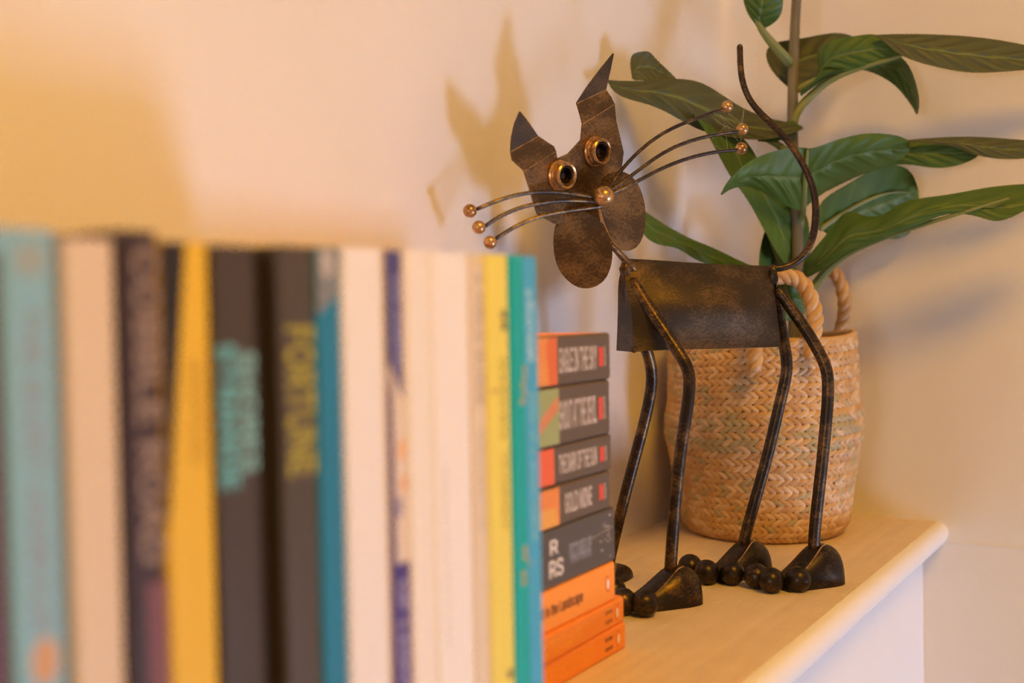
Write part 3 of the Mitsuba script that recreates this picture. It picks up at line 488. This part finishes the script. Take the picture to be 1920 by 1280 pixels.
penguin_mark(put, .5737, .0085); bars(put, .5535, .0083, (.34, .10, .03))
k, put = lying_book('orange paperback second from the bottom of the stack', .5720, .0166, .0325, OR, OR, 'SELECTED ESSAYS', (.465, .52), (.90, .40, .08), .4, red=False, yaw=.012)
penguin_mark(put, .5720, .0246); bars(put, .5530, .0246, (.42, .14, .03))
k, put = lying_book('orange paperback with black script, lying right under the grey book', .5612, .0325, .0562, (.90, .31, .045), OR, 'Lost in the Landscape', (.472, .5230), (.12, .035, .015), .25, red=False, yaw=-.006)
penguin_mark(put, .5612, .0444)
k, put = lying_book('charcoal paperback with scuffed pale marks, above the orange ones', .5620, .0562, .0885, (.085, .075, .072), (.62, .52, .42), 'PICTURES OF', (.5080, .5330), (.30, .32, .40), .24, red=False, yaw=.006)
for txt, x0_, x1_, z_, h_ in (('R', .4870, .4955, .0745, .0075), ('RS', .4860, .5010, .0620, .0090)):
    t = meshkit.text_mesh(txt, h_, .00018, True); bb = t.bounds; M = np.eye(4); M[0, 0] = (x1_ - x0_) / (bb[1][0] - bb[0][0]); M[0, 3] = x0_ - bb[0][0] * M[0, 0]; M[1, 3] = z_; t.apply_transform(M)
    put(t, (.78, .72, .66), 'lettering')
t = meshkit.text_mesh('THE NORTHERN SEA', .004, .00018, True); M = np.eye(4); bb = t.bounds; M[0, 0] = .025 / bb[1][0]; M[0, 3] = .508; M[1, 3] = .0655; t.apply_transform(M); put(t, (.26, .27, .34), 'small_lettering')
random.seed(5)
for i in range(26):
    x_, z_ = .553 + random.gauss(0, .006), .0735 + random.gauss(0, .007)
    if .50 < x_ < .5595 and .0600 < z_ < .085: put(trimesh.creation.extrude_polygon(Polygon(oval(x_, z_, .0007 + .0012 * random.random(), .0003 + .0005 * random.random(), 7)), .00014, engine='earcut'), (.34, .30, .28), 'scuff')
put(trimesh.creation.extrude_polygon(Polygon([(.532, .0742), (.5595, .0770), (.5595, .0774), (.532, .0747)]), .00014, engine='earcut'), (.34, .30, .28), 'scuff')
def BK(z0, z1, l, c1, c2, xe=.4992):
    zc = (z0 + z1) / 2
    return [([(.4600, z0 + .001), (xe, z0 + .001), (xe, z1 - .001), (.4600, z1 - .001)], c1, 'print'), *[(p, c2, 'print') for p in l]]
def shift(l, d=.00008): return l
DK = (.115, .083, .064)
z = [.0885, .1110, .1325, .1648, .1925]
lying_book('black paperback GOLD MINE, on the charcoal one, fourth from the top', .5570, z[0], z[1], DK, (.74, .40, .05), 'GOLD MINE', (.5035, .5345), yaw=.010,
    patches=BK(z[0], z[1], [], (.80, .26, .07), None, .4975) + [([(.4600, z[0] + .0012), (.4960, z[0] + .0012), (.4940, z[0] + .011), (.4600, z[0] + .012)], (.80, .50, .10), 'flame')])
lying_book('black paperback THE DARK OF THE SUN with a narrow red end, third from the top', .5590, z[1], z[2], DK, (.50, .05, .03), 'THE DARK OF THE SUN', (.4995, .5420), yaw=-.008, patches=BK(z[1], z[2], [], (.82, .14, .06), None, .4945))
lying_book('black paperback SHOUT AT THE DEVIL with a green end, second from the top', .5580, z[2], z[3], DK, (.24, .32, .05), 'SHOUT AT THE DEVIL', (.4995, .5420), yaw=.006,
    patches=BK(z[2], z[3], [], (.34, .38, .16), None) + [([(.478, .1395), (.4985, .1520), (.4985, .1600), (.478, .1475)], (.82, .17, .09), 'stripe')])
lying_book('black paperback EAGLE IN THE SKY with a flame-coloured end, on top of the stack', .5596, z[3], z[4], DK, (.84, .30, .14), 'EAGLE IN THE SKY', (.5015, .5438), yaw=-.004,
    patches=BK(z[3], z[4], [], (.74, .16, .055), None) + [([(.46, z[3] + .001), (.4905, z[3] + .001), (.4880, z[4] - .006), (.4900, z[4] - .001), (.46, z[4] - .001)], (.86, .42, .10), 'flame')])

# ------------------------------------------------------------------ the metal cat
cat = thing('metal_cat', 'dark bronze scrap metal cat sculpture with wire whiskers and a raised thin tail', 'sculpture')
Bd = np.array(BODY)                                             # 7 rows down the near side x 5 columns along
fine = CubicSpline(np.linspace(0, 1, 5), Bd, axis=1)(np.linspace(0, 1, 21))
fine = CubicSpline(np.linspace(0, 1, 7), fine, axis=0)(np.linspace(0, 1, 19))
bn = unit((.667, .745, 0)); r0 = fine[0].mean(0)
ridge = fine[0] + bn * .0012
d_ = ((fine - ridge[None]) @ bn)
far = fine - 2 * d_[..., None] * bn
loop = np.concatenate([fine, far[::-1]], 0)                     # around the section
m = grid_mesh(loop, close_u=True)
V = np.vstack([m.vertices, loop[:, 0].mean(0), loop[:, -1].mean(0)]); q = len(V); n_, c_ = loop.shape[:2]; F = list(m.faces)
for i in range(n_):
    j = (i + 1) % n_; F += [[i * c_, q - 2, j * c_], [i * c_ + c_ - 1, j * c_ + c_ - 1, q - 1]]
body = trimesh.Trimesh(V, F, process=False); body.fix_normals()
part(cat, 'body', body, 'body_bronze', smooth=40, label='bent sheet metal body')
def weld(c, r, sc, seed, mtl):
    m = trimesh.creation.icosphere(subdivisions=3, radius=1); v = m.vertices
    v *= (1 + .5 * (meshkit.fbm(v * 2.2 + seed, 3) - .5))[:, None]; m.vertices = v * r * np.asarray(sc) + np.asarray(c); part(cat, 'weld', m, mtl, smooth=True, label='lumpy weld')
weld(fine[2, 0] + [0, 0, .000], .0042, (1, 1, 1.6), 1, 'mask_bronze'); weld(fine[3, -1] + [.0005, 0, .001], .0036, (1, 1, 2.2), 4, 'foot_bronze')
weld(fine[-1, 0] + [.001, .001, .002], .0026, (1, 1, 1), 9, 'body_bronze')
part(cat, 'tail', tube(TAIL, [.0028] * 5 + [.0026] * 4 + [.0023] * 4, n=90, sides=14), 'rod_bronze')
part(cat, 'neck', tube(NECK, [.0034, .0028, .0024, .0024], n=16, sides=14), 'mask_bronze')
LR = .0044
for L_, toes in ((LEG_NF, TOES_NF), (LEG_FF, TOES_FF), (LEG_RN, TOES_RN), (LEG_RF, TOES_RF)):
    lg = part(cat, 'leg', tube(L_, LR, n=70, sides=16), 'rod_bronze')
    base = np.array(L_[-1]); tm = np.mean(np.array(toes), axis=0); d = unit([*(tm - base)[:2], 0]); s_ = np.array([-d[1], d[0], 0])
    top = base[2] + .0015
    st = [(-.0185, .0105, .68), (-.0172, .0138, .86), (-.012, .0160, .98), (-.004, .0162, 1.02), (.003, .0152, .94), (.011, .0138, .76), (.020, .0122, .56), (.028, .0108, .42), (.034, .0092, .36)]
    o_ = np.array([base[0], base[1], 0])
    tt = np.linspace(0, 1, 30); S = CubicSpline(np.linspace(0, 1, len(st)), np.array(st), axis=0)(tt)
    th = np.linspace(0, np.pi, 21)
    P = np.array([[o_ + d * t_ + s_ * hw_ * np.sign(np.cos(a_)) * abs(np.cos(a_)) ** .8 + np.array([0, 0, .0004 + top * hz_ * np.sin(a_) ** .85]) for a_ in th] for t_, hw_, hz_ in S])
    gm = grid_mesh(P); V = list(gm.vertices); F = list(gm.faces); c_ = len(th)
    V += [P[0].mean(0), P[-1].mean(0)]; q = len(V)
    for j in range(c_ - 1): F += [[j, j + 1, q - 2], [(len(P) - 1) * c_ + j + 1, (len(P) - 1) * c_ + j, q - 1]]
    for i in range(len(P) - 1): F += [[i * c_, i * c_ + c_ - 1, (i + 1) * c_ + c_ - 1], [i * c_, (i + 1) * c_ + c_ - 1, (i + 1) * c_]]
    F += [[0, q - 2, c_ - 1], [(len(P) - 1) * c_, (len(P) - 1) * c_ + c_ - 1, q - 1]]
    ft = trimesh.Trimesh(V, F, process=False); ft.fix_normals()
    part(lg, 'foot', ft, 'foot_bronze', smooth=45, label='hoof-like sheet metal foot')
    part(lg, 'seam', tube([P[i][int(j_)] * (1 - j_ % 1) + P[i][int(j_) + 1] * (j_ % 1) for i in range(9, 26) for j_ in [9 - 4.5 * (i - 9) / 16]], .00055, n=40, sides=6), 'worn_gold', label='lighter raised seam on the foot')
    for c in toes: part(lg, 'toe', ball((c[0], c[1], .0092), .0092), 'foot_bronze', smooth=True)
N = unit(HEAD_NORMAL[0]); N = N if N @ np.array([-.84, -.55, 0]) > 0 else -N
hd = part(cat, 'head', plate(HEAD, N, .0016), 'mask_bronze', smooth=20)
def crease(a, b_): return tube([np.array(a) + N * .0009, np.array(b_) + N * .0009], .00035, spline=False, sides=6)
for e, tp, fold in ((EAR_L, EAR_L_TIP, (0, 1)), (EAR_R, EAR_R_TIP, (0, 1))):
    def nrm(p):
        p = np.array(p); n = np.linalg.svd(p - p.mean(0))[2][2]; return n if n @ N > 0 else -n
    ear = part(hd, 'ear', plate(e, nrm(e), .0014), 'mask_bronze', smooth=20)
    part(hd, 'ear_tip', plate(smooth_outline(tp, 6) if False else tp, nrm(tp), .0014), 'ear_bronze', smooth=20, label='dark pointed ear tip')
    part(hd, 'fold', cat_meshes([crease(e[0], e[1]), crease(tp[0], tp[1])]), 'worn_gold')
X_ = unit(np.cross([0, 0, 1], N)); Y_ = np.cross(N, X_)
def lathe(prof, c, n=40):
    a = np.arange(n) / n * 2 * np.pi
    P = np.array([[np.asarray(c) + N * h + r * (np.cos(t) * X_ + np.sin(t) * Y_) for t in a] for r, h in prof])
    m = grid_mesh(P, close_v=True); m.fix_normals(); return m
for c in EYES:
    EK = 1.2
    ey = part(hd, 'eye', lathe([(EK * r_, 1.25 * h_) for r_, h_ in ((.0001, .0002), (.0086, .0002), (.0092, .001), (.0092, .0018), (.0086, .0026), (.0078, .0026), (.0075, .0034), (.0079, .0046), (.0082, .0060), (.0080, .0072), (.0072, .0079), (.0062, .0076), (.0056, .0066), (.0052, .0010), (.0001, .0008))], c), 'worn_gold', smooth=35, label='ring eye of stacked gold washers')
    part(ey, 'pupil', lathe([(EK * r_, 1.25 * h_) for r_, h_ in ((.0051, .0011), (.0052, .0064), (.0047, .0064), (.0046, .0016), (.0019, .0016), (.0017, .0042), (.0001, .0044))], c), 'rod_bronze', smooth=35, label='dark hollow with a bolt end')
part(hd, 'nose', ball(NOSE[0], .0073, 4), 'worn_gold', smooth=True, label='shiny golden ball nose')
for P_, n_ in ((PAD_L, PAD_NORMALS[0]), (PAD_R, PAD_NORMALS[1])):
    o = smooth_outline(P_, 48); part(hd, 'whisker_pad', plate(o, n_, .0014), 'mask_bronze', smooth=20, label='round flat muzzle plate')
part(hd, 'muzzle_seam', tube([np.array(PAD_R[12]), np.array(PAD_R[11]), np.array(PAD_R[10]), np.array(PAD_R[9])], .0011, n=14, sides=8), 'worn_gold', label='worn seam between the muzzle plates')
for w_, t_ in zip(WHISKERS, TIPS):
    wk = part(cat, 'whisker', tube(w_, .00135, n=40, sides=8), 'rod_bronze', label='thin curved wire')
    part(wk, 'tip', ball(t_, .0046), 'worn_gold', smooth=True, label='small golden ball')
cw = thing('cobweb', 'fine cobweb threads strung between the right-hand whisker balls of the cat', 'cobweb')
W_ = np.array(COBWEB)
part(cw, 'threads', cat_meshes([tube([W_[a], (W_[a] + W_[b_]) / 2 - [0, 0, .0006], W_[b_]], .00007, n=8, sides=4) for a, b_ in ((0, 1), (1, 2), (2, 3), (4, 5), (5, 1), (6, 7), (7, 1), (7, 8), (8, 3), (9, 7), (0, 4), (4, 3), (8, 9))]), 'cobweb_silk', kind='stuff')

# ------------------------------------------------------------------ the basket
BC = np.array([.948, .3465])                                    # its axis
bk = thing('woven_basket', 'round woven seagrass basket in the corner of the shelf, behind the cat', 'basket')
ZT = .1755
zk = np.array([0, .004, .012, .03, .055, .078, .092, .106, .125, .15, ZT])
rk = np.array([.0655, .0715, .0762, .0795, .0825, .0868, .0893, .0888, .0858, .0852, .0842])
rz = PchipInterpolator(zk, rk)
tilt = np.array([.5476, -.8365])
def bpoint(th, z, off=0.0):
    r = rz(np.clip(z, 0, ZT)) * (1 + .010 * np.sin(3 * th + 1.0) * (z / ZT)) + off
    x, y = r * np.cos(th), r * np.sin(th)
    zz = z + (z / ZT) ** 2 * .052 * (x * tilt[0] + y * tilt[1]) + .0012 * np.sin(4 * th) * (z / ZT) ** 2
    return np.stack([BC[0] + x, BC[1] + y, zz], -1)
def straw(name, a, b_):
    def fn(p, n, uv):
        g = mikit.fbm(p.x * 260, p.y * 260, p.z * 260, 2); l = mikit.noise(p.x * 60, p.y * 60, p.z * 60)
        return mikit.mix(a, b_, .55 * g + .45 * l)
    mat(name, mikit.proc(fn), .48, .45)
straw('straw_gold', (.50, .29, .11), (.66, .42, .19)); straw('straw_pale', (.58, .39, .21), (.74, .53, .32)); straw('straw_green', (.36, .28, .14), (.50, .40, .22)); straw('straw_brown', (.44, .25, .11), (.60, .37, .18))
th = np.arange(96) / 96 * 2 * np.pi
zz = np.linspace(0.0, ZT - .001, 40)
P = np.array([bpoint(th, z_, -.0034) for z_ in zz])
inn = np.array([bpoint(th, z_, -.0062) for z_ in np.linspace(ZT - .001, .02, 12)])
P = np.concatenate([P, inn]); m = grid_mesh(P, close_v=True, flip=True); V = np.vstack([m.vertices, [BC[0], BC[1], 0], [BC[0], BC[1], .02]]); q = len(V) - 2; e_ = (len(P) - 1) * 96
F = list(m.faces) + [[j, (j + 1) % 96, q][::-1] for j in range(96)] + [[e_ + j, e_ + (j + 1) % 96, q + 1] for j in range(96)]
core = trimesh.Trimesh(V, F, process=False); core.fix_normals()
part(bk, 'core', core, 'straw_gold', smooth=40)
rng = np.random.default_rng(11)
NB, NS = 30, 76
hb = ZT / NB
pieces = []
uu, vv = np.linspace(-1, 1, 5), np.linspace(-1, 1, 4)
for i in range(NB):
    zc = (i + .5) * hb; s_ = 1 if i % 2 else -1
    for j in range(NS):
        dth = 2 * np.pi / NS
        tc = (j + .5 * (i % 2) * .0 + .15 * rng.random()) * dth
        wv = .84 + .12 * rng.random(); lv = 1.02 + .14 * rng.random(); lift = .0016 + .0009 * rng.random(); sl = s_ * (.50 + .12 * rng.random())
        G = []
        for u in uu:
            row = []
            for v in vv:
                e = math.sqrt(max(0, 1 - .82 * abs(u) ** 3))
                a_ = tc + dth * (sl * u + .5 * wv * v * e * 1.25)
                z_ = zc + hb * .5 * lv * u * 1.18
                o = lift * (1 - .75 * v * v) * (1 - .55 * u * u) - .0012 + .0006 * u * s_ * 0
                row.append(bpoint(np.array(a_), np.array(np.clip(z_, .0006, ZT)), o))
            G.append(row)
        G = np.array(G)
        m = grid_mesh(G)
        nn = np.cross(m.vertices[m.faces[0][1]] - m.vertices[m.faces[0][0]], m.vertices[m.faces[0][2]] - m.vertices[m.faces[0][0]])
        ctr = G.mean((0, 1)); outw = np.array([ctr[0] - BC[0], ctr[1] - BC[1], 0])
        if nn @ outw < 0: m.invert()
        band = meshkit.fbm(np.array([[0, 0, zc * 30 + .3]]), 2)[0] + .25 * (rng.random() - .5)
        if .082 < zc < .112 and rng.random() < .5: mt = 'straw_green'
        else: mt = rng.choice(['straw_gold', 'straw_pale', 'straw_brown', 'straw_green'], p=[.42, .28, .20, .10])
        vis = unit(outw) @ unit(np.array([0 - BC[0], 0 - BC[1], 0]))
        pieces.append((vis, str(mt), m))
pieces.sort(key=lambda q_: -q_[0])
vis_ = [q_ for q_ in pieces[:900]]
pick = set(range(0, 900, 3))                                   # 300 of the strands on the side towards the camera
rest = {}
for i, (v_, mt, m) in enumerate(pieces):
    if i < 300: part(bk, 'strand', m, mt, smooth=True)
    else: rest.setdefault(mt, []).append(m)
for mt, ms in rest.items():
    scene[f'woven_basket__weave__{len([k for k in scene if k.startswith("woven_basket__weave")]) + 1:03d}'] = mikit.ply(cat_meshes(ms), mt, smooth=True)
labels['woven_basket__weave'] = {'kind': 'stuff', 'label': 'the rest of the woven seagrass strands'}
rim = bpoint(th, np.full(96, ZT), -.0025); rim = np.vstack([rim, rim[:2]])
part(bk, 'rim', tube(rim, .0026, n=200, sides=8, caps=False), 'straw_gold', smooth=True)
def rope(pts, r, turns, mtl, name):
    c = resample(pts, 140); _, u, v = frames(c); ms = []
    for k in range(3):
        ph = np.linspace(0, turns * 2 * np.pi, 140) + k * 2 * np.pi / 3
        ms.append(tube(c + r * .55 * (np.cos(ph)[:, None] * u + np.sin(ph)[:, None] * v), r * .62, spline=False, sides=9))
    h = part(bk, name, ms[0], mtl[0], smooth=True, label='twisted seagrass handle')
    for k in (1, 2): part(h, 'ply', ms[k], mtl[k], smooth=True)
rope(HANDLE_NEAR, .0062, 5.5, ['straw_gold', 'straw_pale', 'straw_gold'], 'handle')
rope(HANDLE_FAR, .0056, 6.5, ['straw_brown', 'straw_brown', 'straw_gold'], 'handle')

# ------------------------------------------------------------------ the plant in it
def soil_c(p, n, uv): return mikit.mix((.045, .026, .016), (.15, .085, .045), mikit.fbm(p.x * 150, p.y * 150, p.z * 150, 3))
mat('soil', mikit.proc(soil_c), .9, .2)
def stem_c(p, n, uv): return mikit.mix((.10, .085, .06), (.22, .20, .13), mikit.fbm(p.x * 160, p.y * 160, p.z * 22, 3))
mat('stem_bark', mikit.proc(stem_c), .55, .4)
mat('stalk_green', (.20, .23, .075), .5, .4)
scene['leaf_cloth'] = {'type': 'twosided', 'b': {'type': 'principled', 'base_color': {'type': 'mesh_attribute', 'name': 'vertex_color'}, 'roughness': .50, 'specular': .35}}
pl = thing('potted_plant', 'artificial rubber plant with large glossy green leaves, standing in the woven basket', 'plant')
g = np.linspace(0, .0745, 14); A = np.arange(48) / 48 * 2 * np.pi
P = np.array([[[BC[0] + r_ * np.cos(a_), BC[1] + r_ * np.sin(a_), .166 + .012 * (1 - r_ / .0745)] for a_ in A] for r_ in g])
P[..., 2] += .012 * (meshkit.fbm(P * 60, 3) - .45)
P[..., 2] += .045 * ((P[..., 0] - BC[0]) * tilt[0] + (P[..., 1] - BC[1]) * tilt[1])
m = grid_mesh(P, close_v=True); m.fix_normals()
if m.face_normals[:, 2].mean() < 0: m.invert()
part(pl, 'soil', m, 'soil', smooth=40, label='dark brown filling')
tr = np.array(TRUNK); tr = np.vstack([tr, [tr[-1][0], tr[-1][1], .166]])
part(pl, 'trunk', tube(tr, np.linspace(.0042, .0060, len(tr)), n=60, sides=14), 'stem_bark', label='upright grey-brown stem')
for s in STALKS: part(pl, 'stalk', tube(np.array(s), None, n=30, sides=8), 'stalk_green')
# every leaf has the same cloth: a green upper face and an olive under face; 'under' leaves turn their backs to the room. Batches of cloth differ slightly.
TOP_FACE, UNDER_FACE = np.array([.060, .124, .018]), np.array([.066, .074, .030])
VEIN = np.array([.22, .30, .10])
CAM = np.array([0, 0, .207])
def make_leaf(d, seed):
    ns, nc = 60, 25
    U, M, Wd = (resample(np.array(d[k]), ns) for k in 'UMW')
    c = np.linspace(-1, 1, nc)
    q0, q1, q2 = c * (c - 1) / 2, 1 - c * c, c * (c + 1) / 2
    P = U[:, None] * q0[None, :, None] + M[:, None] * q1[None, :, None] + Wd[:, None] * q2[None, :, None]
    s = np.linspace(0, 1, ns)[:, None]
    width = np.linalg.norm(U - Wd, axis=1)[:, None]
    ph = (s - .22 * np.abs(c)[None]) * d['nv'] + .1 * seed
    fr = np.abs(ph - np.round(ph))
    Nn = np.cross(np.gradient(P, axis=0), np.gradient(P, axis=1)); Nn /= np.maximum(np.linalg.norm(Nn, axis=2, keepdims=True), 1e-9)
    view = CAM - P
    face = np.sign((Nn * view).sum(2).mean()); Nn = Nn * face
    edge = np.clip(1 - np.abs(c)[None] ** 4, 0, 1) * np.clip(width / .02, 0, 1)
    ripple = (.0016 * d['wave'] * np.cos(2 * np.pi * ph) - .0010 * np.exp(-(fr / .06) ** 2) - .0012 * np.exp(-(c[None] / .07) ** 2)) * edge
    P = P + Nn * ripple[..., None]
    batch = .9 + .2 * ((seed * 7) % 10) / 10
    top, under = (UNDER_FACE * batch, TOP_FACE * batch) if d['hue'] == 'under' else (TOP_FACE * batch, UNDER_FACE * batch)
    nz = meshkit.fbm(P * 55 + seed * 3.1, 3)[..., None]
    vein = np.clip(.26 * np.exp(-(fr / .045) ** 2) * (np.abs(c)[None] < .92) + .75 * np.exp(-(c[None] / .05) ** 2), 0, .8)[..., None]
    vs = VEIN * .8
    ct = top * (.82 + .36 * nz) * (1 - vein) + vs * vein
    cu = under * (.85 + .3 * nz) * (1 - .5 * vein) + vs * .6 * vein * .5
    h = .00022
    A_, B_ = P + Nn * h, P - Nn * h
    ga = grid_mesh(A_); gb = grid_mesh(B_); k = ns * nc
    rim = [i * nc for i in range(ns)] + [(ns - 1) * nc + j for j in range(1, nc)] + [i * nc + nc - 1 for i in range(ns - 2, -1, -1)] + [j for j in range(nc - 2, 0, -1)]
    Fr = []
    for a_, b_ in zip(rim, rim[1:] + rim[:1]): Fr += [[a_, b_, b_ + k], [a_, b_ + k, a_ + k]]
    F = np.vstack([ga.faces, gb.faces[:, ::-1] + k, Fr])
    fl = np.cross(np.gradient(P, axis=0)[30, 12], np.gradient(P, axis=1)[30, 12]) @ Nn[30, 12]
    if fl < 0: F = F[:, ::-1]
    return trimesh.Trimesh(np.vstack([A_.reshape(-1, 3), B_.reshape(-1, 3)]), F, process=False), np.vstack([ct.reshape(-1, 3), cu.reshape(-1, 3)])
for i, d in enumerate(LEAVES):
    m, col = make_leaf(d, i)
    part(pl, 'leaf', m, 'leaf_cloth', smooth=True, color=np.clip(col, 0, 1))
